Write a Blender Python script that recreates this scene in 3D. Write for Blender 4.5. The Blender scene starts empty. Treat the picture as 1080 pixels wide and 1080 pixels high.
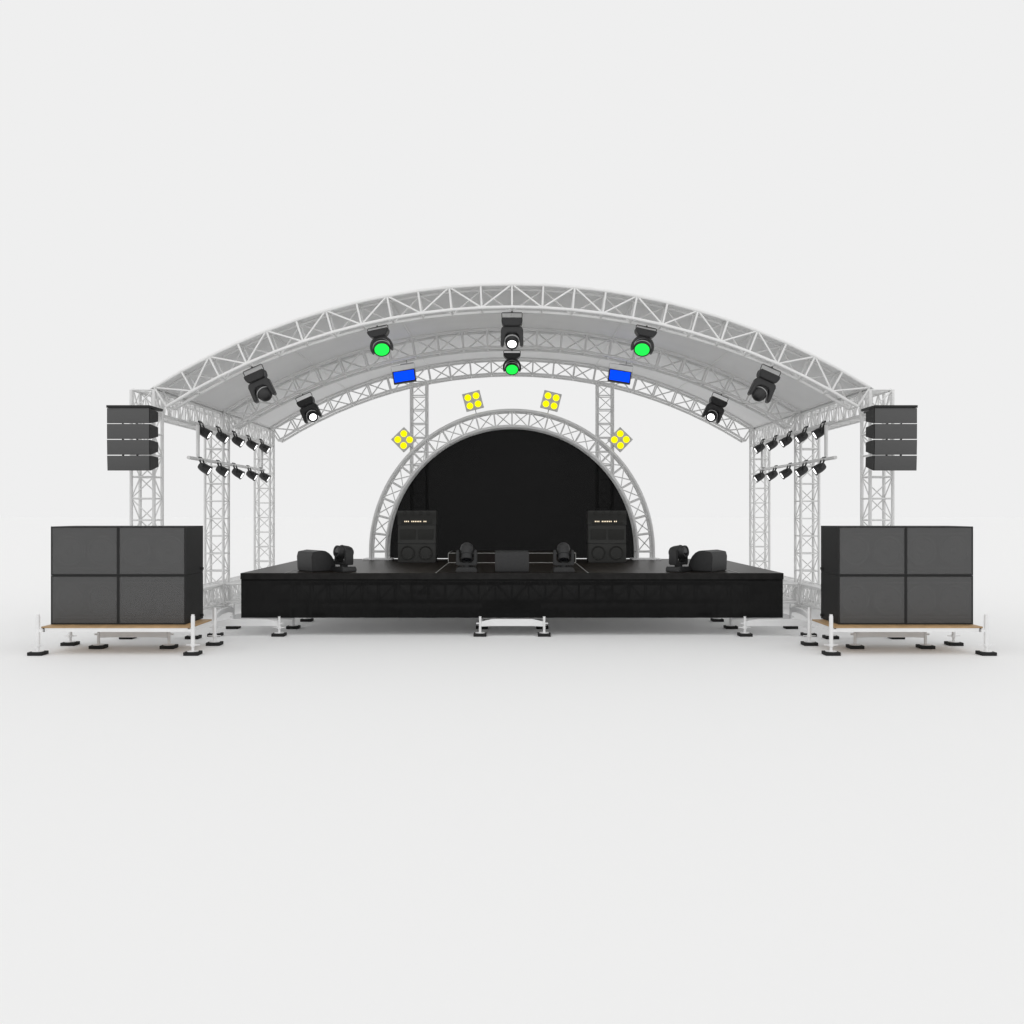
import bpy, bmesh, math, random
from mathutils import Vector, Matrix
random.seed(4)
R = math.radians
scene = bpy.context.scene
COL = scene.collection
H, F = 2.12, 1010.0          # eye height in metres, focal length in photo pixels

# ------------------------------------------------------------------ materials
def mat(name, col, rough=0.5, metal=0.0, spec=0.5, var=0.0, scale=8.0, bump=0.0, bscale=60.0):
    m = bpy.data.materials.new(name); m.use_nodes = True
    nt = m.node_tree; b = nt.nodes['Principled BSDF']
    b.inputs['Base Color'].default_value = (*col, 1)
    b.inputs['Roughness'].default_value = rough
    b.inputs['Metallic'].default_value = metal
    b.inputs['Specular IOR Level'].default_value = spec
    tc = nt.nodes.new('ShaderNodeTexCoord')
    if var > 0:
        n = nt.nodes.new('ShaderNodeTexNoise'); n.inputs['Scale'].default_value = scale
        n.inputs['Detail'].default_value = 5
        nt.links.new(tc.outputs['Object'], n.inputs['Vector'])
        r = nt.nodes.new('ShaderNodeValToRGB')
        r.color_ramp.elements[0].position = .3; r.color_ramp.elements[1].position = .7
        r.color_ramp.elements[0].color = (*[c * (1 - var) for c in col], 1)
        r.color_ramp.elements[1].color = (*[min(1, c * (1 + var)) for c in col], 1)
        nt.links.new(n.outputs['Fac'], r.inputs['Fac'])
        nt.links.new(r.outputs['Color'], b.inputs['Base Color'])
    if bump > 0:
        n2 = nt.nodes.new('ShaderNodeTexNoise'); n2.inputs['Scale'].default_value = bscale
        nt.links.new(tc.outputs['Object'], n2.inputs['Vector'])
        bp = nt.nodes.new('ShaderNodeBump'); bp.inputs['Strength'].default_value = bump
        bp.inputs['Distance'].default_value = .01
        nt.links.new(n2.outputs['Fac'], bp.inputs['Height'])
        nt.links.new(bp.outputs['Normal'], b.inputs['Normal'])
    return m

def emit(name, col, strength):
    m = bpy.data.materials.new(name); m.use_nodes = True
    b = m.node_tree.nodes['Principled BSDF']
    b.inputs['Base Color'].default_value = (*[c * .5 for c in col], 1)
    b.inputs['Emission Color'].default_value = (*col, 1)
    b.inputs['Emission Strength'].default_value = strength
    b.inputs['Specular IOR Level'].default_value = 0.1
    return m

def see_through(m, t):
    nt = m.node_tree
    out = nt.nodes['Material Output']; b = nt.nodes['Principled BSDF']
    tr = nt.nodes.new('ShaderNodeBsdfTransparent'); mx = nt.nodes.new('ShaderNodeMixShader')
    mx.inputs['Fac'].default_value = t
    nt.links.new(b.outputs['BSDF'], mx.inputs[1]); nt.links.new(tr.outputs['BSDF'], mx.inputs[2])
    nt.links.new(mx.outputs['Shader'], out.inputs['Surface'])
    return m

M = {}
M['floor'] = mat('studio_floor', (.877, .877, .875), .85, spec=.15)
M['truss'] = mat('painted_truss', (.77, .77, .765), .45, var=.03, scale=3)
M['white'] = mat('white_metal', (.80, .80, .80), .45, var=.03, scale=5)
M['alu'] = mat('aluminium_trim', (.42, .42, .40), .4, metal=.0)
M['black'] = mat('black_plastic', (.018, .018, .0185), .5, spec=.4, var=.15, scale=25)
M['fixture'] = mat('fixture_shell', (.0185, .0185, .019), .45, spec=.45, var=.15, scale=25)
M['rim'] = mat('grey_rim', (.42, .42, .42), .35)
M['cabinet'] = mat('speaker_paint', (.015, .015, .015), .6, spec=.3, bump=.15, bscale=260)
M['rubber'] = mat('rubber_pad', (.018, .018, .018), .75, spec=.25)
M['cone'] = mat('speaker_cone', (.17, .17, .17), .5)
M['amp'] = mat('amp_vinyl', (.040, .040, .038), .65, spec=.3, bump=.1, bscale=300)
M['ampdark'] = mat('amp_cloth', (.034, .034, .032), .75, spec=.2)
M['fabric'] = see_through(mat('black_mesh_fabric', (.0085, .0085, .0085), .95, spec=.05, var=.1, scale=1.2), .088)
M['skirt'] = see_through(mat('black_skirt_fabric', (.0088, .0088, .0088), .95, spec=.04, var=.12, scale=2), .012)
M['fascia'] = mat('deck_fascia', (.0125, .012, .0115), .6, spec=.15, var=.3, scale=9)
M['grey_plate'] = mat('blinder_plate', (.62, .62, .60), .5)
M['dark_lens'] = mat('unlit_lens', (.012, .012, .014), .12)
M['wood'] = mat('plywood', (.43, .275, .135), .55, var=.15, scale=6)
M['lamp_white'] = emit('lit_white_lens', (1, 1, 1), 3.0)
M['lamp_par'] = emit('lit_par_lens', (1, 1, 1), 2.0)
M['lamp_green'] = emit('lit_green_lens', (.018, .93, .085), 1.0)
M['lamp_blue'] = emit('lit_blue_panel', (.0, .065, 1.0), 1.0)
M['lamp_yellow'] = emit('lit_yellow_lamp', (1.0, .90, .0), 1.05)
M['lamp_amber'] = emit('lit_amp_lamp', (1.0, .84, .62), 1.1)

def make_membrane():
    m = mat('roof_fabric', (.86, .86, .86), .8, spec=.1, var=.02, scale=1.5)
    return m
M['membrane'] = make_membrane()

def make_grille(t, k):
    m = bpy.data.materials.new('perforated_grille'); m.use_nodes = True
    nt = m.node_tree; b = nt.nodes['Principled BSDF']
    tc = nt.nodes.new('ShaderNodeTexCoord')
    v = nt.nodes.new('ShaderNodeTexVoronoi'); v.inputs['Scale'].default_value = 62; v.inputs['Randomness'].default_value = 0.0
    nt.links.new(tc.outputs['Object'], v.inputs['Vector'])
    r = nt.nodes.new('ShaderNodeValToRGB')
    r.color_ramp.elements[0].position = .30; r.color_ramp.elements[1].position = .42
    r.color_ramp.elements[0].color = (.040 * k, .040 * k, .040 * k, 1); r.color_ramp.elements[1].color = (.098 * k, .098 * k, .098 * k, 1)
    nt.links.new(v.outputs['Distance'], r.inputs['Fac'])
    nt.links.new(r.outputs['Color'], b.inputs['Base Color'])
    b.inputs['Roughness'].default_value = .55; b.inputs['Specular IOR Level'].default_value = .3
    return see_through(m, t)
M['grille'] = make_grille(.36, 1.2)
M['grille_array'] = make_grille(.04, 1.0)

def make_planks():
    m = bpy.data.materials.new('dark_stage_planks'); m.use_nodes = True
    nt = m.node_tree; b = nt.nodes['Principled BSDF']
    tc = nt.nodes.new('ShaderNodeTexCoord')
    br = nt.nodes.new('ShaderNodeTexBrick')
    br.inputs['Scale'].default_value = 1.0
    br.inputs['Brick Width'].default_value = 2.6; br.inputs['Row Height'].default_value = .30
    br.inputs['Mortar Size'].default_value = .012
    br.inputs['Color1'].default_value = (.027, .020, .015, 1); br.inputs['Color2'].default_value = (.019, .0145, .0115, 1)
    br.inputs['Mortar'].default_value = (.006, .005, .005, 1)
    nt.links.new(tc.outputs['Object'], br.inputs['Vector'])
    mp = nt.nodes.new('ShaderNodeMapping'); mp.inputs['Scale'].default_value = (1.2, 26, 1)
    nt.links.new(tc.outputs['Object'], mp.inputs['Vector'])
    n = nt.nodes.new('ShaderNodeTexNoise'); n.inputs['Scale'].default_value = 1.5; n.inputs['Detail'].default_value = 6
    nt.links.new(mp.outputs['Vector'], n.inputs['Vector'])
    mx = nt.nodes.new('ShaderNodeMix'); mx.data_type = 'RGBA'; mx.blend_type = 'MULTIPLY'; mx.inputs[0].default_value = .6
    nt.links.new(br.outputs['Color'], mx.inputs[6]); nt.links.new(n.outputs['Color'], mx.inputs[7])
    nt.links.new(mx.outputs[2], b.inputs['Base Color'])
    b.inputs['Roughness'].default_value = .38; b.inputs['Specular IOR Level'].default_value = .14
    return m
M['planks'] = make_planks()

# ------------------------------------------------------------------ mesh helpers
class MB:
    def __init__(self): self.bm = bmesh.new()
    def box(self, x0, x1, y0, y1, z0, z1, bevel=0.0, mtx=None):
        r = bmesh.ops.create_cube(self.bm, size=1)
        vs = r['verts']
        for v in vs:
            v.co = Vector(((x0 + x1) / 2 + v.co.x * (x1 - x0), (y0 + y1) / 2 + v.co.y * (y1 - y0), (z0 + z1) / 2 + v.co.z * (z1 - z0)))
        if mtx is not None:
            for v in vs: v.co = mtx @ v.co
        if bevel > 0:
            es = list({e for v in vs for e in v.link_edges})
            bmesh.ops.bevel(self.bm, geom=es, offset=bevel, segments=2, affect='EDGES', profile=.6)
        return self
    def prism(self, pts, axis, a0, a1, bevel=0.0, mtx=None):
        """polygon pts extruded along axis ('x','y','z') from a0 to a1"""
        def mk(p, a):
            return {'x': Vector((a, p[0], p[1])), 'y': Vector((p[0], a, p[1])), 'z': Vector((p[0], p[1], a))}[axis]
        A = [self.bm.verts.new(mk(p, a0)) for p in pts]; B = [self.bm.verts.new(mk(p, a1)) for p in pts]
        fs = [self.bm.faces.new(A), self.bm.faces.new(B[::-1])]
        n = len(pts)
        for i in range(n):
            fs.append(self.bm.faces.new((A[i], B[i], B[(i + 1) % n], A[(i + 1) % n])))
        bmesh.ops.recalc_face_normals(self.bm, faces=fs)
        if mtx is not None:
            for v in A + B: v.co = mtx @ v.co
        if bevel > 0:
            es = list({e for f in fs for e in f.edges})
            bmesh.ops.bevel(self.bm, geom=es, offset=bevel, segments=2, affect='EDGES')
        return self
    def tube(self, pts, r, seg=8, cap=True):
        pts = [Vector(p) for p in pts]; rings = []
        n = len(pts); up = None
        for i, p in enumerate(pts):
            t = (pts[min(i + 1, n - 1)] - pts[max(i - 1, 0)]).normalized()
            if up is None:
                up = Vector((0, 0, 1)) if abs(t.z) < .9 else Vector((0, 1, 0))
            u = (up - t * up.dot(t)).normalized(); w = t.cross(u); up = u
            rr = r
            rings.append([self.bm.verts.new(p + rr * (math.cos(2 * math.pi * k / seg) * u + math.sin(2 * math.pi * k / seg) * w)) for k in range(seg)])
        for a, b in zip(rings, rings[1:]):
            for k in range(seg):
                self.bm.faces.new((a[k], a[(k + 1) % seg], b[(k + 1) % seg], b[k]))
        if cap:
            self.bm.faces.new(rings[0][::-1]); self.bm.faces.new(rings[-1])
        return self
    def lathe(self, prof, mtx=None, seg=28):
        """prof: (t, r) along local +z"""
        rings = []
        for t, r in prof:
            if r < 1e-6: rings.append([self.bm.verts.new((0, 0, t))])
            else: rings.append([self.bm.verts.new((r * math.cos(2 * math.pi * k / seg), r * math.sin(2 * math.pi * k / seg), t)) for k in range(seg)])
        fs = []
        for a, b in zip(rings, rings[1:]):
            for k in range(seg):
                k2 = (k + 1) % seg
                if len(a) == 1 and len(b) == 1: continue
                if len(a) == 1: fs.append(self.bm.faces.new((a[0], b[k], b[k2])))
                elif len(b) == 1: fs.append(self.bm.faces.new((a[k], b[0], a[k2])))
                else: fs.append(self.bm.faces.new((a[k], b[k], b[k2], a[k2])))
        bmesh.ops.recalc_face_normals(self.bm, faces=fs)
        if mtx is not None:
            for v in {v for g in rings for v in g}: v.co = mtx @ v.co
        return self
    def build(self, name, m, parent=None, offset=None):
        me = bpy.data.meshes.new(name)
        if offset is not None:
            bmesh.ops.translate(self.bm, verts=self.bm.verts, vec=-Vector(offset))
        bmesh.ops.recalc_face_normals(self.bm, faces=self.bm.faces)
        self.bm.to_mesh(me); self.bm.free()
        me.materials.append(m)
        me.polygons.foreach_set('use_smooth', [True] * len(me.polygons))
        me.set_sharp_from_angle(angle=R(38))
        o = bpy.data.objects.new(name, me); COL.objects.link(o)
        if parent is not None: o.parent = parent
        return o

def thing(name, label, cat, loc=(0, 0, 0), rot=(0, 0, 0), group=None):
    o = bpy.data.objects.new(name, None); COL.objects.link(o)
    o.empty_display_size = .1
    o.location = loc; o.rotation_euler = rot
    o['label'] = label; o['category'] = cat; o['kind'] = 'thing'
    if group: o['group'] = group
    return o

def dup(o, loc=None, rot=None, label=None, group=None):
    kids = {}
    for c in bpy.data.objects:
        if c.parent: kids.setdefault(c.parent.name, []).append(c)
    def cp(src, par):
        c = src.copy(); COL.objects.link(c)
        if par is not None: c.parent = par
        for k in kids.get(src.name, []): cp(k, c)
        return c
    r = cp(o, None)
    if loc is not None: r.location = loc
    if rot is not None: r.rotation_euler = rot
    if label: r['label'] = label
    if group: r['group'] = group
    return r

def axis_mtx(origin, d):
    """matrix that sends local +z to direction d, origin to origin"""
    q = Vector(d).normalized().to_track_quat('Z', 'Y')
    return Matrix.Translation(origin) @ q.to_matrix().to_4x4()

# ------------------------------------------------------------------ setting
g = MB(); s = 400
vs = [g.bm.verts.new(p) for p in ((-s, -s, 0), (s, -s, 0), (s, s, 0), (-s, s, 0))]; g.bm.faces.new(vs)
ground = g.build('ground', M['floor']); ground['kind'] = 'structure'

# ------------------------------------------------------------------ trusses
TR, BR_, DR = .030, .0145, .0115     # chord, rung and diagonal radii
def lattice(parent, off, stations, faces, skip_first=False, chord_r=TR, x_faces=(), rung_r=BR_, diag_r=DR, ties=()):
    """stations: list of 4 corner points; faces: {(i,j): phase}; zigzag diagonals, crossed where listed in x_faces"""
    for i in range(4):
        MB().tube([st[i] for st in stations], chord_r, 10).build('chord', M['truss'], parent, off)
    b = MB()
    for k, st in enumerate(stations):
        for (i, j) in list(faces) + list(ties):
            b.tube([st[i], st[j]], rung_r, 6)
    for k, (a, c) in enumerate(zip(stations, stations[1:])):
        for (i, j), ph in faces.items():
            if (i, j) in x_faces:
                b.tube([a[i], c[j]], diag_r, 6); b.tube([a[j], c[i]], diag_r, 6)
            elif (k + ph) % 2 == 0: b.tube([a[i], c[j]], diag_r, 6)
            else: b.tube([a[j], c[i]], diag_r, 6)
    b.build('bracing', M['truss'], parent, off)

W = .40
YF, YM, YR = 16.90, 20.96, 25.00       # front faces of the three tower rows
TX = 6.52
ZL, ZU = 3.87, 4.275                   # lower and upper chords of the eaves beams

def tower(X, Y, ztop, label, group):
    t = thing('truss_tower', label, 'truss tower', (X, Y + W / 2, 0), group=group)
    off = (X, Y + W / 2, 0)
    zs = []; z = .06
    n = round((ztop - .06) / .375)
    for k in range(n + 1): zs.append(.06 + (ztop - .06) * k / n)
    st = [[(X - W / 2, Y, z), (X + W / 2, Y, z), (X + W / 2, Y + W, z), (X - W / 2, Y + W, z)] for z in zs]
    lattice(t, off, st, {(0, 1): 0, (1, 2): 1, (2, 3): 0, (3, 0): 1})
    MB().box(X - .27, X + .27, Y - .07, Y + W + .07, .0, .03, .005).build('base_plate', M['truss'], t, off)
    return t
for sx, sd in ((-1, 'left'), (1, 'right')):
    tower(sx * TX, YF, ZU, 'grey lattice truss tower behind the %s hanging speaker column' % sd, 'roof towers')
    tower(sx * TX, YM, ZU, 'middle lattice truss tower of the %s side, beside the small spotlights' % sd, 'roof towers')
    tower(sx * TX, YR, ZU, 'rearmost lattice truss tower of the %s side, under the canopy\'s back corner' % sd, 'roof towers')
    tower(sx * 2.44, YR, 5.53, 'slim lattice tower behind the %s half of the black semicircle backdrop' % sd, 'back towers')

# eaves beams along each side, ground beams along each side, one cross beam under the deck
for sx, sd in ((-1, 'left'), (1, 'right')):
    X = sx * TX; off = (X, YM, ZL)
    t = thing('truss_beam', 'horizontal lattice beam along the canopy\'s %s eave, on top of three towers' % sd, 'truss beam', off, group='eaves beams')
    n = 30; y0, y1 = YF + .02, YR + W - .02
    st = []
    e = .033
    for k in range(n + 1):
        y = y0 + (y1 - y0) * k / n
        st.append([(X - W / 2 + e, y, ZL), (X + W / 2 - e, y, ZL), (X + W / 2 - e, y, ZU), (X - W / 2 + e, y, ZU)])
    lattice(t, off, st, {(0, 1): 0, (1, 2): 1, (2, 3): 0, (3, 0): 0}, rung_r=.013)
    off = (X, YM, .13)
    t = thing('truss_beam', 'low lattice ground beam joining the feet of the %s towers' % sd, 'truss beam', off, group='ground beams')
    n = 30; st = []
    for k in range(n + 1):
        y = YF + .05 + (YR + .3 - YF) * k / n
        st.append([(X - W / 2 + e, y, .13), (X + W / 2 - e, y, .13), (X + W / 2 - e, y, .53), (X - W / 2 + e, y, .53)])
    lattice(t, off, st, {(0, 1): 0, (1, 2): 1, (2, 3): 0, (3, 0): 0})
off = (0, YM, .15)
t = thing('truss_beam', 'low lattice cross beam running under the stage between the middle towers', 'truss beam', off)
st = []; n = 34
for k in range(n + 1):
    x = -TX + .25 + (2 * TX - .5) * k / n
    st.append([(x, YM + .033, .145), (x, YM + W - .033, .145), (x, YM + W - .033, .545), (x, YM + .033, .545)])
lattice(t, off, st, {(0, 1): 0, (1, 2): 1, (2, 3): 0, (3, 0): 0})

# roof arches
RO, RI = 11.85, 11.45
ZC = 6.14 - RO
def arc(r, k, n=12, total=R(32.2)):
    a = total * k / n
    return (r * math.sin(a), ZC + r * math.cos(a))
def roof_arch(Y, label):
    off = (0, Y + W / 2, ZU)
    t = thing('roof_arch', label, 'roof arch', off, group='roof arches')
    st = []
    for k in range(-12, 13):
        xo, zo = arc(RO, k); xi, zi = arc(RI, k)
        st.append([(xi, Y, zi), (xo, Y, zo), (xo, Y + W, zo), (xi, Y + W, zi)])
    # front face: top joints at even k, back face opposite
    lattice(t, off, st, {(0, 1): 1, (2, 3): 1}, rung_r=.019, diag_r=.017, ties=((1, 2), (3, 0)))
roof_arch(YF, 'frontmost curved white roof truss carrying the three largest hanging lights')
roof_arch(YM, 'middle curved roof truss carrying the blue floodlights')
roof_arch(YR, 'rearmost curved roof truss meeting the two slim back towers')

# canopy
off = (0, YF, ZU)
t = thing('roof_canopy', 'pale grey fabric canopy stretched over the three curved roof trusses', 'canopy', off)
c = MB(); top = []; bot = []
NS = 72
ys = [YF, YF + W, YM, YM + W, YR, YR + W + .03]
for i in range(NS + 1):
    a = R(32.6) * (2 * i / NS - 1)
    top.append([c.bm.verts.new(((RO + .024) * math.sin(a), y, ZC + (RO + .024) * math.cos(a))) for y in ys])
    bot.append([c.bm.verts.new(((RO + .014) * math.sin(a), y, ZC + (RO + .014) * math.cos(a))) for y in ys])
for i in range(NS):
    for j in range(len(ys) - 1):
        c.bm.faces.new((top[i][j], top[i + 1][j], top[i + 1][j + 1], top[i][j + 1]))
        c.bm.faces.new((bot[i][j], bot[i][j + 1], bot[i + 1][j + 1], bot[i + 1][j]))
    c.bm.faces.new((top[i][0], bot[i][0], bot[i + 1][0], top[i + 1][0]))
    c.bm.faces.new((top[i][-1], top[i + 1][-1], bot[i + 1][-1], bot[i][-1]))
for i in (0, NS):
    for j in range(len(ys) - 1):
        c.bm.faces.new((top[i][j], top[i][j + 1], bot[i][j + 1], bot[i][j]))
c.build('membrane', M['membrane'], t, off)
for k in (-12, -8, -4, 0, 4, 8, 12):
    x, z = arc(RO, k)
    pl = MB()
    for (a, b) in ((YF + W + .03, YM - .03), (YM + W + .03, YR - .03)):
        pl.tube([(x, a, z + .012), (x, b, z + .012)], .018, 8)
    pl.build('purlin', M['truss'], t, off)

# ------------------------------------------------------------------ semicircular arch, backdrop
AY = 20.95; AZ = 1.25; AO, AI = 3.095, 2.745; DZ = 1.073
off = (0, AY + .18, DZ)
t = thing('stage_arch', 'grey semicircular lattice arch standing on the deck round the black backdrop', 'arch', off)
st = []
for k in range(-13, 14):
    if abs(k) == 13:
        sg = 1 if k > 0 else -1
        st.append([(sg * AI, AY, DZ + .03), (sg * AO, AY, DZ + .03), (sg * AO, AY + .35, DZ + .03), (sg * AI, AY + .35, DZ + .03)])
    else:
        a = R(7.5) * k
        st.append([(AI * math.sin(a), AY, AZ + AI * math.cos(a)), (AO * math.sin(a), AY, AZ + AO * math.cos(a)),
                   (AO * math.sin(a), AY + .35, AZ + AO * math.cos(a)), (AI * math.sin(a), AY + .35, AZ + AI * math.cos(a))])
for i, (rad, yy) in enumerate(((AI, AY), (AO, AY), (AO, AY + .35), (AI, AY + .35))):
    arcp = [(rad * math.sin(R(2.5 * k)), yy, AZ + rad * math.cos(R(2.5 * k))) for k in range(-36, 37)]
    MB().tube([(-rad, yy, DZ + .03)] + arcp + [(rad, yy, DZ + .03)], .036, 10).build('chord', M['truss'], t, off)
b = MB()
for p in st[1:-1]:
    for (i, j) in ((0, 1), (1, 2), (2, 3), (3, 0)): b.tube([p[i], p[j]], .018, 6)
for k, (p, q) in enumerate(zip(st[1:-1], st[2:-1])):
    b.tube([p[0], q[1]], .012, 6); b.tube([p[1], q[0]], .012, 6)
    if k % 2: b.tube([p[1], q[2]], .010, 6); b.tube([p[3], q[0]], .010, 6)
    else: b.tube([p[2], q[1]], .010, 6); b.tube([p[0], q[3]], .010, 6)
b.build('bracing', M['truss'], t, off)
for sg in (-1, 1):
    x0, x1 = sorted((sg * (AI - .12), sg * (AO + .16)))
    MB().box(x0, x1, AY - .09, AY + .42, DZ + .001, DZ + .03, .006).build('base_plate', M['white'], t, off)

off = (0, AY + .40, DZ + .05)
bd = MB(); pts = [(-AI + .01, DZ + .016)]
for i in range(0, 61):
    a = math.pi - math.pi * i / 60
    pts.append(((AI + .0) * math.cos(a), AZ + AI * math.sin(a)))
pts.append((AI - .01, DZ + .016))
bd.prism(pts, 'y', AY + .395, AY + .401)
o = bd.build('backdrop', M['fabric'], None, off); o.location = off
o['label'] = 'black semicircular fabric backdrop stretched inside the lattice arch'; o['category'] = 'backdrop'; o['kind'] = 'thing'

# ------------------------------------------------------------------ stage
SW = 4.65; SY0, SY1 = 16.42, 21.42
off = (0, 19, 0)
stage = thing('stage', 'wide black stage deck with fabric skirt on short white legs', 'stage', off)
MB().box(-SW, SW, SY0 + .004, SY1, DZ - .10, DZ).build('deck', M['planks'], stage, off)
fa = MB(); fa.box(-SW - .006, SW + .006, SY0 - .004, SY0 + .002, DZ - .108, DZ - .003)
fa.box(-SW - .006, -SW - .002, SY0 + .003, SY1, DZ - .108, DZ - .003); fa.box(SW + .002, SW + .006, SY0 + .003, SY1, DZ - .108, DZ - .003)
fa.build('fascia', M['fascia'], stage, off)
# skirt: gently rippled cloth along the front
MB().box(-SW + .02, SW - .02, SY0 + .05, SY1 - .02, DZ - .135, DZ - .103).build('bounce_panel', M['white'], stage, off)  # unseen white panel added below the deck to brighten the shaded floor
sk = MB()
def ripple(u): return .006 * math.sin(u * 9.1) + .004 * math.sin(u * 23.7 + 1)
path = []
for i in range(0, 221): path.append((-SW + 2 * SW * i / 220, SY0 + .014 + ripple(i * .06), 0))
zt, zb = DZ - .098, .304
ra = [sk.bm.verts.new((p[0], p[1], zt)) for p in path]; rb = [sk.bm.verts.new((p[0], p[1], zb)) for p in path]
for i in range(len(path) - 1): sk.bm.faces.new((ra[i], ra[i + 1], rb[i + 1], rb[i]))
sk.build('skirt', M['skirt'], stage, off)
for x in (-3.9, -1.308, 1.308, 3.9):
    y1 = SY1 if abs(x) > 2 else 19.60
    MB().box(x - .006, x + .006, SY0 + .006, y1, DZ + .0005, DZ + .005).build('joint_strip', M['alu'], stage, off)

def pad_mb(x, y, big=.22):
    p = MB(); p.box(x - big / 2, x + big / 2, y - big / 2, y + big / 2, .001, .052, .008)
    return p
def leg(parent, off, x, y, ztop, r_low=.022, r_up=None, zs=.16, wing=True):
    l = MB()
    l.tube([(x, y, .056), (x, y, zs)], r_low, 12)
    l.tube([(x, y, zs), (x, y, ztop)], r_up or r_low, 12)
    l.lathe([(.053, 0), (.053, .085), (.060, .085), (.064, .03), (.064, 0)], Matrix.Translation((x, y, 0)), 16)
    if wing:   # winged adjusting nut of the screw jack
        l.prism([(x - .105, y), (x, y - .035), (x + .105, y), (x, y + .035)], 'z', zs - .018, zs - .006)
        l.lathe([(zs - .035, 0), (zs - .035, .036), (zs + .01, .036), (zs + .01, 0)], Matrix.Translation((x, y, 0)), 8)
    o = l.build('leg', M['white'], parent, off)
    pad_mb(x, y).build('foot', M['rubber'], o, off)
    return o
def cross_beam(parent, off, x0, x1, y, z0=.17, z1=.29, name='cross_beam'):
    b = MB(); e = .11 * (x1 - x0)
    b.prism([(x0 + .02, z0 - .008), (x0 + e * 1.6, z0), (x1 - e * 1.6, z0), (x1 - .02, z0 - .008), (x1 - .02, z1 - .04), (x1 - e * 1.8, z1), (x0 + e * 1.8, z1), (x0 + .02, z1 - .04)],
            'y', y - .022, y + .022, .005)
    for x, d in ((x0, -1), (x1, 1)): b.tube([(x, y, z1 - .075), (x + d * .065, y, z1 - .075)], .013, 8)
    return b.build(name, M['white'], parent, off)
for y in (16.37, 17.43, 18.58, 19.7):
    for x in (-.545, .55): leg(stage, off, x, y, .335, wing=False)
    cross_beam(stage, off, -.545, .55, y + .012)
    for sx in (-1, 1):
        leg(stage, off, sx * 3.98, y, .335, wing=(y < 17))
        if y < 18: leg(stage, off, sx * 5.07, y, .45 if y > 17 else .40, wing=True)
        if y < 18: cross_beam(stage, off, *sorted((sx * 3.98, sx * 5.07)), y + .012)
for sx in (-1, 1):
    b = MB()
    b.prism([(16.39, .29), (16.7, .335), (17.1, .335), (17.41, .29), (17.41, .38), (17.1, .425), (16.7, .425), (16.39, .38)], 'x', sx * 5.07 - .02, sx * 5.07 + .02, .004)
    b.build('side_beam', M['white'], stage, off)

# drum riser
off = (0, 20.2, DZ)
t = thing('drum_riser', 'low black riser with pale metal edges at the back of the deck', 'riser', off)
MB().box(-1.30, 1.30, 19.63, 20.85, DZ + .001, DZ + .203).build('riser_box', M['planks'], t, off)
e = MB(); z = DZ + .204
for p, q in (((-1.305, 19.62, z), (1.305, 19.62, z)), ((-1.305, 19.62, z), (-1.305, 20.86, z)), ((1.305, 19.62, z), (1.305, 20.86, z)),
             ((-1.305, 19.62, DZ + .008), (-1.305, 19.62, z)), ((1.305, 19.62, DZ + .008), (1.305, 19.62, z)),
             ((-1.305, 19.62, DZ + .009), (1.305, 19.62, DZ + .009))):
    e.tube([p, q], .006, 6)
e.build('edge_trim', M['alu'], t, off)

# ------------------------------------------------------------------ speaker platforms and subwoofers
PZ = .416
for sx, sd in ((-1, 'left'), (1, 'right')):
    cx = sx * 5.885; off = (cx, 14.72, 0)
    t = thing('speaker_platform', 'small wooden topped platform on white jack legs under the %s bass speakers' % sd, 'platform', off, group='speaker platforms')
    x0, x1 = cx - 1.115, cx + 1.115; y0, y1 = 14.235, 15.225
    MB().box(x0, x1, y0, y1, PZ - .022, PZ, .003).build('board', M['wood'], t, off)
    f = MB()
    f.box(x0 + .02, x1 - .02, y0 + .004, y0 + .05, PZ - .08, PZ - .024); f.box(x0 + .02, x1 - .02, y1 - .05, y1 - .004, PZ - .08, PZ - .024)
    f.box(x0 + .002, x0 + .05, y0 + .004, y1 - .004, PZ - .0805, PZ - .0235); f.box(x1 - .05, x1 - .002, y0 + .004, y1 - .004, PZ - .0805, PZ - .0235)
    for x in (cx - .4, cx + .4): f.box(x - .02, x + .02, y0 + .052, y1 - .052, PZ - .075, PZ - .025)
    f.build('frame', M['white'], t, off)
    for x in (cx - 1.15, cx + 1.15):
        for y in (14.21, 15.25):
            l = leg(t, off, x, y, .575, r_low=.021, r_up=.030)
            k = MB(); k.tube([(x, y, .575), (x, y, .60)], .024, 12)
            xx = sorted((x, x - (1 if x > cx else -1) * .075)); MB().box(xx[0], xx[1], y - .02, y + .02, PZ - .075, PZ - .035).build('bracket', M['white'], l, off)
            k.build('post_tip', M['white'], l, off)
    for y in (14.90, 16.04):
        for x in (cx - .548, cx + .548): leg(t, off, x, y, .30, wing=False)
        cross_beam(t, off, cx - .548, cx + .548, y + .012)

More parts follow.
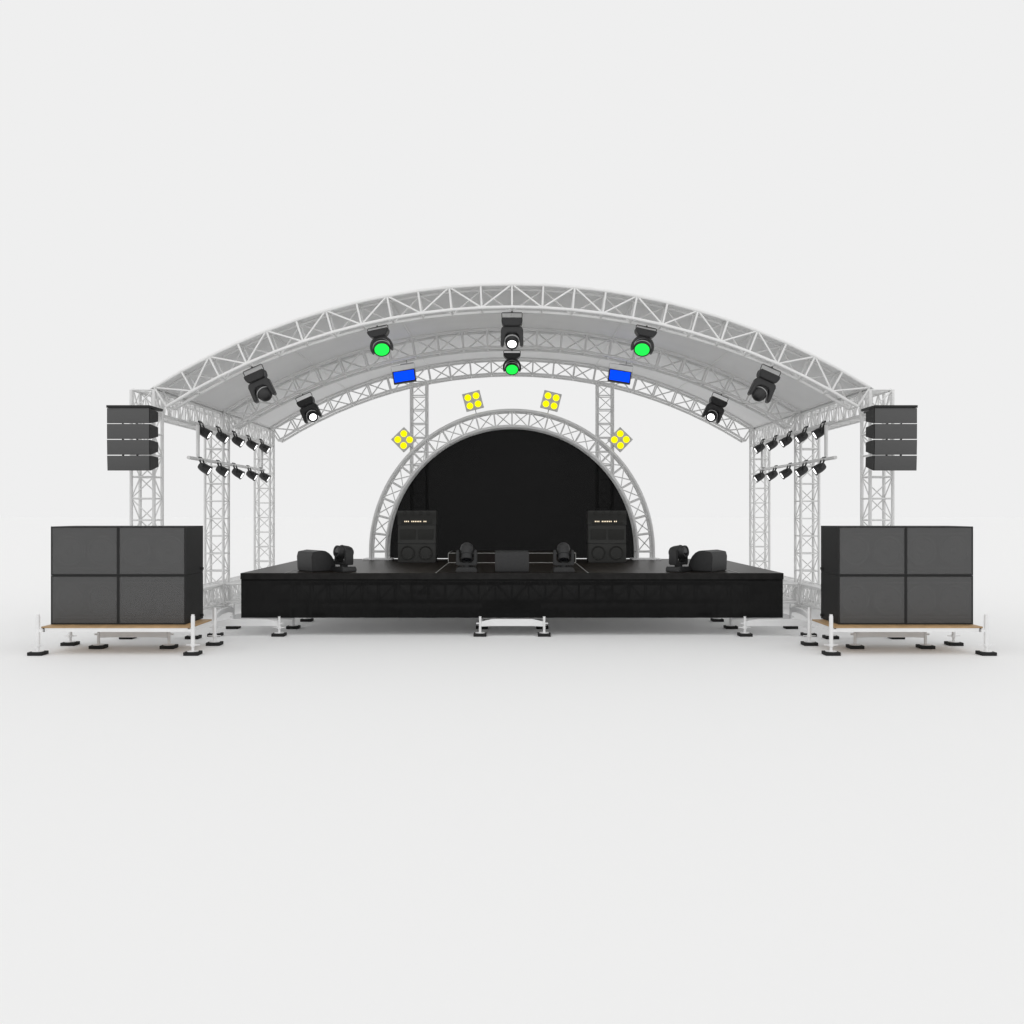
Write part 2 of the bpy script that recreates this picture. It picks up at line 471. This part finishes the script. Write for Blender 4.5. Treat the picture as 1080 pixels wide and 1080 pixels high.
SWD, SHT, SDP = 1.02, .7425, .83
def subwoofer(x, z, label):
    """x is the left edge; origin at the middle of the underside"""
    t = thing('subwoofer', label, 'subwoofer', (x + SWD / 2, 14.49 + SDP / 2, z), group='bass speakers on the platforms')
    w, d = SWD / 2, SDP / 2
    c = MB(); g_ = .002; fr = .021
    c.box(-w + g_, w - g_, -d + .05, d, g_, SHT - g_)
    for (a0, a1, b0, b1) in ((-w + g_, w - g_, g_, fr), (-w + g_, w - g_, SHT - fr, SHT - g_), (-w + g_, -w + fr, fr, SHT - fr), (w - fr, w - g_, fr, SHT - fr)):
        c.box(a0, a1, -d, -d + .05, b0, b1)
    c.build('cabinet', M['cabinet'], t)
    for q in (-.25, .25):
        m = axis_mtx((q, -d + .049, SHT * .5), (0, -1, 0))
        MB().lathe([(0, .225), (.012, .222), (.016, .20), (.006, .185), (-.0, .18), (.001, .06), (.02, .04), (.024, 0)], m, 32).build('cone', M['cone'], t)
    for q in (.10, SHT - .12):
        MB().box(-w + fr, w - fr, -d + .022, -d + .049, q, q + .016).build('baffle_rib', M['cone'], t)
    b = MB(); b.box(-w + fr, w - fr, -d + .004, -d + .008, fr, SHT - fr)
    b.build('grille', M['grille'], t)
    for q in (-1, 1):
        h = MB(); h.box(*sorted((q * (w - .002), q * (w + .02))), d - .12, d - .03, .04, .08, .006)
        h.build('connector', M['rubber'], t)
    return t
for sx, sd in ((-1, 'left'), (1, 'right')):
    for ci, cn in ((0, 'outer' if sx < 0 else 'inner'), (1, 'inner' if sx < 0 else 'outer')):
        for ri, rn in ((0, 'lower'), (1, 'upper')):
            subwoofer(sx * 5.96 - SWD + ci * SWD, PZ + .002 + ri * SHT, '%s %s bass speaker of the four stacked on the %s platform' % (rn, cn, sd))

# ------------------------------------------------------------------ line arrays
for sx, sd in ((-1, 'left'), (1, 'right')):
    xc = sx * 6.41; off = (xc, 16.0, 3.9)
    t = thing('flying_frame', 'thin black rigging frame on top of the %s column of hanging speakers' % sd, 'rigging frame', off, group='rigging frames')
    f = MB(); f.box(xc - .362, xc + .362, 15.98, 16.60, 3.862, 3.904, .004); f.build('plate', M['cabinet'], t, off)
    for q in (-.18, .10):
        xa = xc + q * 1.0
        MB().tube([(xa, 16.58, 3.878), (xa, 16.92, 3.878)], .02, 8).build('support_arm', M['fixture'], t, off)
    zt = 3.858; yf = 16.0
    names = ('topmost', 'second from the top', 'third from the top', 'lowest')
    for i in range(4):
        hh = .2555
        L = thing('line_array_speaker', '%s speaker box in the %s hanging column' % (names[i], sd), 'line array speaker', (xc, yf + .2, zt - hh), (R([0, 1.0, 2.2, 3.6][i]), 0, 0), group='hanging speaker boxes')
        w = .359
        # side profile (y,z) with rear taper; y local from -.2 (front)
        c = MB(); c.prism([(-.195, .003), (-.195, hh - .003), (-.165, hh - .003), (.18, hh - .035), (.18, .062), (-.165, .003)], 'x', -w, w)
        c.build('cabinet', M['cabinet'], L)
        b = MB(); b.box(-w + .012, w - .012, -.205, -.199, .003, hh - .003, .001); b.build('grille', M['grille_array'], L)
        for q in (-.12, .12) if i < 3 else ():
            MB().box(q - .010, q + .010, -.15, -.10, -.012, .004).build('rigging_link', M['cabinet'], L)
        zt -= hh + .0045; yf += [.002, .006, .012, .018][i]

# ------------------------------------------------------------------ side light bars and par cans
PX = 6.20
ordn = ('nearest the audience', 'second from the audience', 'third of five', 'fourth from the audience', 'nearest the rear')
def par_proto(sx):
    t = thing('par_can', 'x', 'spotlight', (0, 0, 0), group='small black spotlights along the sides')
    # local: clamp at origin, can hangs below and points to the stage (direction -sx in x) and down
    d = Vector((-sx * .86, .05, -.50)).normalized()
    y = MB()
    piv = Vector((-sx * .085, 0, -.205))
    for q in (-.098, .098):
        y.tube([(0, q * .80, -.0), (-sx * .02, q, -.035), (-sx * .07, q * 1.02, -.16), (piv.x, q * 1.02, piv.z)], .018, 6)
    y.tube([(0, -.085, .002), (0, .085, .002)], .019, 8)
    y.build('bracket', M['fixture'], t)
    m = axis_mtx(piv, d)
    h = MB(); h.lathe([(-.118, 0), (-.118, .052), (-.10, .068), (-.05, .084), (.0, .092), (.105, .095), (.108, .102), (.125, .102), (.125, .092), (.112, .090), (.112, 0)], m, 24)
    h.build('housing', M['fixture'], t)
    l = MB(); l.lathe([(.113, .0), (.122, .05), (.114, .089)], m, 24); l.build('lens', M['lamp_par'], t)
    p = m @ Vector((0, 0, .118)); up = m.to_3x3() @ Vector((0, 1, 0))
    for k in (-1, 1):
        c = p + up * (.072 * k)
        MB().tube([c - d * .01, c + d * .02], .018, 8).build('clip', M['fixture'], t)
    return t
for sx, sd in ((-1, 'left'), (1, 'right')):
    off = (sx * PX, 21, 3.17)
    t = thing('light_bar', 'thin grey pipe hung along the %s side carrying the lower spotlights' % sd, 'light bar', off, group='side light bars')
    MB().tube([(sx * PX, 18.35, 3.165), (sx * PX, 23.95, 3.165)], .034, 12).build('pipe', M['truss'], t, off)
    for y in (18.90, 23.72):
        MB().tube([(sx * PX, y, 3.21), (sx * PX, y, ZL - .03)], .036, 10).build('hanger', M['truss'], t, off)
    a = MB(); a.tube([(sx * PX, 18.3, ZL - .005), (sx * PX, 24.1, ZL - .005)], .026, 10)
    a.build('upper_pipe', M['truss'], t, off)
    proto = None
    for row, z, rn in ((0, ZL + .005, 'upper'), (1, 3.165, 'lower')):
        for i in range(5):
            y = 19.03 + 1.15 * i
            lab = 'black spotlight of the %s row on the %s side, %s' % (rn, sd, ordn[i])
            if proto is None:
                proto = par_proto(sx); o = proto
                o['label'] = lab; o.location = (sx * PX, y, z + .033)
            else:
                o = dup(proto, (sx * PX, y, z + .033), None, lab)

# ------------------------------------------------------------------ hanging moving heads
def ring_poly(r0, r1, a0, a1, n=20, cz=0.0):
    p = [(r1 * math.cos(R(a0 + (a1 - a0) * i / n)), cz + r1 * math.sin(R(a0 + (a1 - a0) * i / n))) for i in range(n + 1)]
    return p + [(r0 * math.cos(R(a1 - (a1 - a0) * i / n)), cz + r0 * math.sin(R(a1 - (a1 - a0) * i / n))) for i in range(n + 1)]
SPOT_BODY = [(-.19, 0), (-.187, .04), (-.172, .08), (-.14, .110), (-.08, .126), (.03, .128), (.06, .122), (.075, .112), (.15, .112), (.168, .110), (.168, .086), (.150, .080), (.150, 0)]
def hanging_spot(X, Y, pitch, yaw, lens, label, rim_t=.05):
    r = RI - .034; roll = math.asin(X / r)
    loc = (r * math.sin(roll), Y, ZC + r * math.cos(roll))
    t = thing('moving_head_light', label, 'moving head light', loc, (0, roll, 0), group='spot heads hung from the roof')
    b = MB(); b.tube([(-.178, 0, -.155), (-.183, 0, -.04), (-.170, 0, -.026), (.170, 0, -.026), (.183, 0, -.04), (.178, 0, -.155)], .007, 8)
    b.tube([(0, 0, .0), (0, 0, -.03)], .014, 8); b.build('bracket', M['fixture'], t)
    b = MB()
    b.prism([(-.185, -.135), (.185, -.135), (.188, -.20), (.165, -.262), (.13, -.282), (-.13, -.282), (-.165, -.262), (-.188, -.20)], 'y', -.13, .13, .012)
    b.build('base', M['black'], t)
    y = MB()
    y.prism([(-.165, -.286), (.165, -.286), (.198, -.33), (.203, -.62), (.185, -.635), (.145, -.625), (.131, -.50), (.118, -.44), (.07, -.395), (-.07, -.395), (-.118, -.44), (-.131, -.50), (-.145, -.625), (-.185, -.635), (-.203, -.62), (-.198, -.33)],
            'y', -.085, .085, .012)
    y.build('yoke', M['fixture'], t)
    p, a = R(pitch), R(yaw)
    d = Vector((math.sin(a) * math.cos(p), -math.cos(a) * math.cos(p), -math.sin(p)))
    piv = Vector((0, 0, -.50)); m = axis_mtx(piv, d)
    hd = MB(); hd.lathe(SPOT_BODY, m, 32); hd = hd.build('head', M['fixture'], t)
    MB().lathe([(rim_t, .127), (rim_t + .003, .1335), (rim_t + .014, .1325), (rim_t + .016, .118)], m, 36).build('rim', M['rim'], hd)
    MB().lathe([(.151, 0), (.160, .04), (.152, .078)], m, 28).build('lens', lens, hd)
    return t
def hanging_wash(X, Y, pitch, label):
    r = RI - .034; roll = math.asin(X / r)
    loc = (r * math.sin(roll), Y, ZC + r * math.cos(roll))
    t = thing('wash_light', label, 'moving wash light', loc, (0, roll, 0), group='green wash heads hung from the roof')
    b = MB(); b.tube([(-.180, 0, -.11), (-.186, 0, -.035), (-.17, 0, -.024), (.17, 0, -.024), (.186, 0, -.035), (.180, 0, -.11)], .007, 8)
    b.tube([(0, 0, 0), (0, 0, -.03)], .014, 8); b.build('bracket', M['fixture'], t)
    b = MB(); b.prism([(-.19, -.088), (.19, -.088), (.19, -.135), (.165, -.175), (.11, -.215), (-.11, -.215), (-.165, -.175), (-.19, -.135)], 'y', -.13, .13, .012)
    b.build('base', M['black'], t)
    y = MB(); y.prism(ring_poly(.162, .205, -28, 208, 24, -.395), 'y', -.06, .06, .008); y.tube([(0, 0, -.205), (0, 0, -.225)], .06, 14)
    y.build('yoke', M['fixture'], t)
    p = R(pitch); d = Vector((0, -math.cos(p), -math.sin(p))); m = axis_mtx((0, 0, -.385), d)
    hd = MB(); hd.lathe([(-.13, 0), (-.125, .06), (-.10, .105), (-.05, .138), (.03, .152), (.09, .152), (.10, .148), (.10, .138), (.088, .134), (.088, 0)], m, 36)
    hd = hd.build('head', M['fixture'], t)
    MB().lathe([(.02, .151), (.024, .158), (.036, .158), (.038, .152)], m, 36).build('rim', M['rim'], hd)
    MB().lathe([(.089, 0), (.104, .06), (.09, .130)], m, 32).build('lens', M['lamp_green'], hd)
    return t
YA, YB = YF + W / 2, YM + W / 2
hanging_spot(0, YA, 44, 0, M['lamp_white'], 'black moving head lit white, hung at the apex of the front roof truss')
hanging_spot(-4.65, YA, -54, 212, M['dark_lens'], 'unlit black moving head hung on the left of the front roof truss', -.03)
hanging_spot(4.65, YA, -54, 148, M['dark_lens'], 'unlit black moving head hung on the right of the front roof truss', -.03)
hanging_spot(-4.63, YB, 32, 12, M['lamp_white'], 'black moving head lit white, on the left half of the middle roof truss')
hanging_spot(4.63, YB, 32, -12, M['lamp_white'], 'black moving head lit white, on the right half of the middle roof truss')
hanging_wash(-2.41, YA, 46, 'green lit round wash light on the left half of the front roof truss')
hanging_wash(2.41, YA, 46, 'green lit round wash light on the right half of the front roof truss')
hanging_wash(0, YB, 46, 'smaller looking green wash light at the apex of the middle roof truss')

# blue floodlights
for sx, sd in ((-1, 'left'), (1, 'right')):
    X = sx * 2.43; r = RI - .034; roll = math.asin(X / r)
    t = thing('floodlight', 'rectangular blue lit floodlight hung on the %s of the middle roof truss' % sd, 'floodlight', (r * math.sin(roll), YB, ZC + r * math.cos(roll)), (0, roll * .75, 0), group='blue floodlights')
    m = Matrix.Translation((0, 0, -.345)) @ Matrix.Rotation(R(-14), 4, 'X')
    b = MB(); b.tube([(-.262, 0, -.33), (-.262, 0, -.075), (.262, 0, -.075), (.262, 0, -.33)], .005, 6); b.box(-.05, .25, -.03, .03, -.075, -.055); b.tube([(.1, 0, -.06), (.1, 0, .02)], .012, 6); b.build('bracket', M['rim'], t)
    b = MB(); b.box(-.25, .25, -.05, .02, -.145, .145, .008, m); h = b.build('housing', M['fixture'], t)
    b = MB(); b.box(-.224, .224, -.056, -.0495, -.119, .119, 0, m); b.build('lens', M['lamp_blue'], h)

# yellow blinders round the arch
for ang, where in ((-44, 'lower left shoulder'), (-14.5, 'upper left'), (14.5, 'upper right'), (44, 'lower right shoulder')):
    rr = 3.41; a = R(ang)
    t = thing('blinder_light', 'square grey lamp panel with four yellow bulbs on the arch\'s %s' % where, 'blinder light', (rr * math.sin(a), AY + .02, AZ + rr * math.cos(a)), (0, a, 0), group='yellow four bulb panels')
    MB().box(-.197, .197, -.03, .05, -.197, .197, .006).build('panel', M['grey_plate'], t)
    MB().tube([(0, .06, -.30), (0, .06, -.12)], .009, 8).build('stem', M['rim'], t)
    for qx in (-.092, .092):
        for qz in (-.092, .092):
            MB().lathe([(.0, .072), (.012, .070), (.020, .04), (.022, 0)], axis_mtx((qx, -.03, qz), (0, -1, 0)), 24).build('bulb', M['lamp_yellow'], t)

# ------------------------------------------------------------------ on the deck
def deck_head(x, y, yaw, pitch, label):
    t = thing('moving_head_light', label, 'moving head light', (x, y, DZ + .001), (0, 0, R(yaw)), group='moving heads standing on the deck')
    b = MB(); b.prism([(-.185, 0), (.185, 0), (.185, .045), (.16, .088), (-.16, .088), (-.185, .045)], 'y', -.15, .15, .01)
    b.build('base', M['fixture'], t)
    y = MB(); y.tube([(0, 0, .088), (0, 0, .118)], .07, 16)
    y.prism([(-.178, .118), (.178, .118), (.185, .16), (.18, .37), (.165, .39), (.13, .385), (.125, .20), (.09, .165), (-.09, .165), (-.125, .20), (-.13, .385), (-.165, .39), (-.18, .37), (-.185, .16)], 'y', -.085, .085, .012)
    y.build('yoke', M['black'], t)
    p = R(pitch); d = Vector((0, -math.cos(p), math.sin(p))); m = axis_mtx((0, 0, .34), d) @ Matrix.Scale(.93, 4)
    hd = MB(); hd.lathe(SPOT_BODY, m, 32); hd = hd.build('head', M['black'], t)
    MB().lathe([(.05, .127), (.053, .1325), (.066, .1305), (.068, .118)], m, 36).build('rim', M['fixture'], hd)
    MB().lathe([(.151, 0), (.163, .04), (.152, .088)], m, 28).build('lens', M['dark_lens'], hd)
deck_head(-.79, 16.72, 0, -58, 'dark moving head standing on the deck left of the middle floor monitor')
deck_head(.90, 16.72, 0, -58, 'dark moving head standing on the deck right of the middle floor monitor')
deck_head(-2.96, 16.86, -47, 8, 'dark moving head on the deck beside the left floor monitor')
deck_head(2.93, 16.86, 47, 8, 'dark moving head on the deck beside the right floor monitor')

def monitor(x, y, yaw, label):
    t = thing('floor_monitor', label, 'floor monitor', (x, y, DZ + .001), (0, 0, R(yaw)), group='floor monitors at the stage front')
    # profile in (y,z): upright back toward -y, curved then sloping face toward +y
    pr = [(-.20, .012), (-.215, .26), (-.19, .345), (-.02, .372), (.05, .362), (.12, .325), (.18, .265), (.225, .185), (.25, .10), (.25, .012)]
    c = MB(); c.prism(pr, 'x', -.295, .295, .006); c.build('cabinet', M['black'], t)
    b = MB(); b.box(-.27, .27, -.19, .23, 0, .011); b.build('runner', M['rubber'], t)
    gq = MB(); gq.prism([(.06, .360), (.128, .325), (.188, .265), (.233, .185), (.258, .10), (.251, .10), (.226, .185), (.181, .265), (.121, .325), (.055, .3575)], 'x', -.27, .27)
    gq.build('grille', M['grille'], t)
monitor(0, 16.80, 0, 'black wedge monitor at the middle of the stage front, its back to the audience')
monitor(-3.50, 17.03, -52, 'black wedge monitor at the left end of the stage front')
monitor(3.50, 17.03, 52, 'black wedge monitor at the right end of the stage front')

for sx, sd in ((-1, 'left'), (1, 'right')):
    xc = sx * 1.965; off = (xc, 19.95, DZ)
    t = thing('guitar_amplifier', 'tall grey guitar amplifier stack with a row of lamps, %s of the riser' % sd, 'amplifier', off, group='amplifier stacks')
    w = .40; y0 = 19.73; z0 = DZ + .002
    lower = MB(); lower.box(xc - w + .01, xc + w - .01, y0 + .02, y0 + .44, z0, z0 + .385, .01); lower = lower.build('lower_cabinet', M['amp'], t, off)
    upper = MB(); upper.prism([(y0 + .02, z0 + .389), (y0 + .06, z0 + .775), (y0 + .42, z0 + .775), (y0 + .44, z0 + .389)], 'x', xc - w + .01, xc + w - .01, .008)
    upper = upper.build('upper_cabinet', M['amp'], t, off)
    head = MB(); head.prism([(y0 + .045, z0 + .778), (y0 + .045, z0 + .93), (y0 + .0, z0 + 1.0), (y0 + .0, z0 + 1.073), (y0 + .40, z0 + 1.073), (y0 + .40, z0 + .778)], 'x', xc - w, xc + w, .006)
    head = head.build('amp_head', M['amp'], t, off)
    for q in (-.185, .185):
        MB().lathe([(0, .150), (.008, .148), (.012, .132), (.002, .125), (-.028, .055), (-.012, .045), (-.008, 0)], axis_mtx((xc + q, y0 + .016, z0 + .205), (0, -1, 0)), 28).build('speaker', M['ampdark'], lower, off)
        MB().box(xc + q - .16, xc + q + .16, y0 + .026, y0 + .045, z0 + .475, z0 + .69, .006, None).build('speaker_panel', M['ampdark'], upper, off)
    for i in range(4):
        MB().lathe([(0, .045), (.004, .042), (.005, .03), (.005, 0)], axis_mtx((xc - .24 + .16 * i, y0 - .001, z0 + 1.025), (0, -1, 0)), 16).build('dial', M['ampdark'], head, off)
    MB().box(xc - .32, xc + .32, y0 + .036, y0 + .044, z0 + .80, z0 + .90, .003).build('control_strip', M['ampdark'], head, off)
    for i in range(13):
        if i in (3, 10): continue
        x = xc - .245 + .036 * i
        MB().box(x - .010, x + .010, y0 + .026, y0 + .035, z0 + .838, z0 + .862, .003).build('indicator_lamp', M['lamp_amber'], head, off)

# ------------------------------------------------------------------ light
w = bpy.data.worlds.new('World'); scene.world = w; w.use_nodes = True
nt = w.node_tree; bg = nt.nodes['Background']
tc = nt.nodes.new('ShaderNodeTexCoord'); sp = nt.nodes.new('ShaderNodeSeparateXYZ')
nt.links.new(tc.outputs['Generated'], sp.inputs['Vector'])
def ramp(sock, a, b, lo, hi):
    mr = nt.nodes.new('ShaderNodeMapRange'); mr.interpolation_type = 'SMOOTHSTEP'
    mr.inputs['From Min'].default_value = a; mr.inputs['From Max'].default_value = b
    mr.inputs['To Min'].default_value = lo; mr.inputs['To Max'].default_value = hi
    nt.links.new(sock, mr.inputs['Value'])
    return mr.outputs['Result']
def add(a, b):
    m = nt.nodes.new('ShaderNodeMath'); m.operation = 'ADD'; nt.links.new(a, m.inputs[0])
    if isinstance(b, float): m.inputs[1].default_value = b
    else: nt.links.new(b, m.inputs[1])
    return m.outputs[0]
# white studio: even all round, brighter overhead and on the audience side, added to lift floor and fronts
over = ramp(sp.outputs['Z'], .52, .85, .0, .12)
front = ramp(sp.outputs['Y'], -.15, -.8, .0, .30)
tot = add(add(over, front), .863)
cb = nt.nodes.new('ShaderNodeCombineColor')
for i in range(3): nt.links.new(tot, cb.inputs[i])
nt.links.new(cb.outputs['Color'], bg.inputs['Color'])
bg.inputs['Strength'].default_value = 1.0

# ------------------------------------------------------------------ camera, render
cd = bpy.data.cameras.new('camera'); cam = bpy.data.objects.new('camera', cd); COL.objects.link(cam)
cam.location = (0, 0, H); cam.rotation_euler = (R(90), 0, 0)
cd.sensor_width = 36; cd.lens = 36 * F / 1080; cd.clip_end = 2000; cd.clip_start = .1
scene.camera = cam
scene.view_settings.view_transform = 'Standard'; scene.view_settings.look = 'None'
scene.view_settings.exposure = 0; scene.view_settings.gamma = 1
scene.render.resolution_x = scene.render.resolution_y = 1024
scene.cycles.max_bounces = 8; scene.cycles.transparent_max_bounces = 12
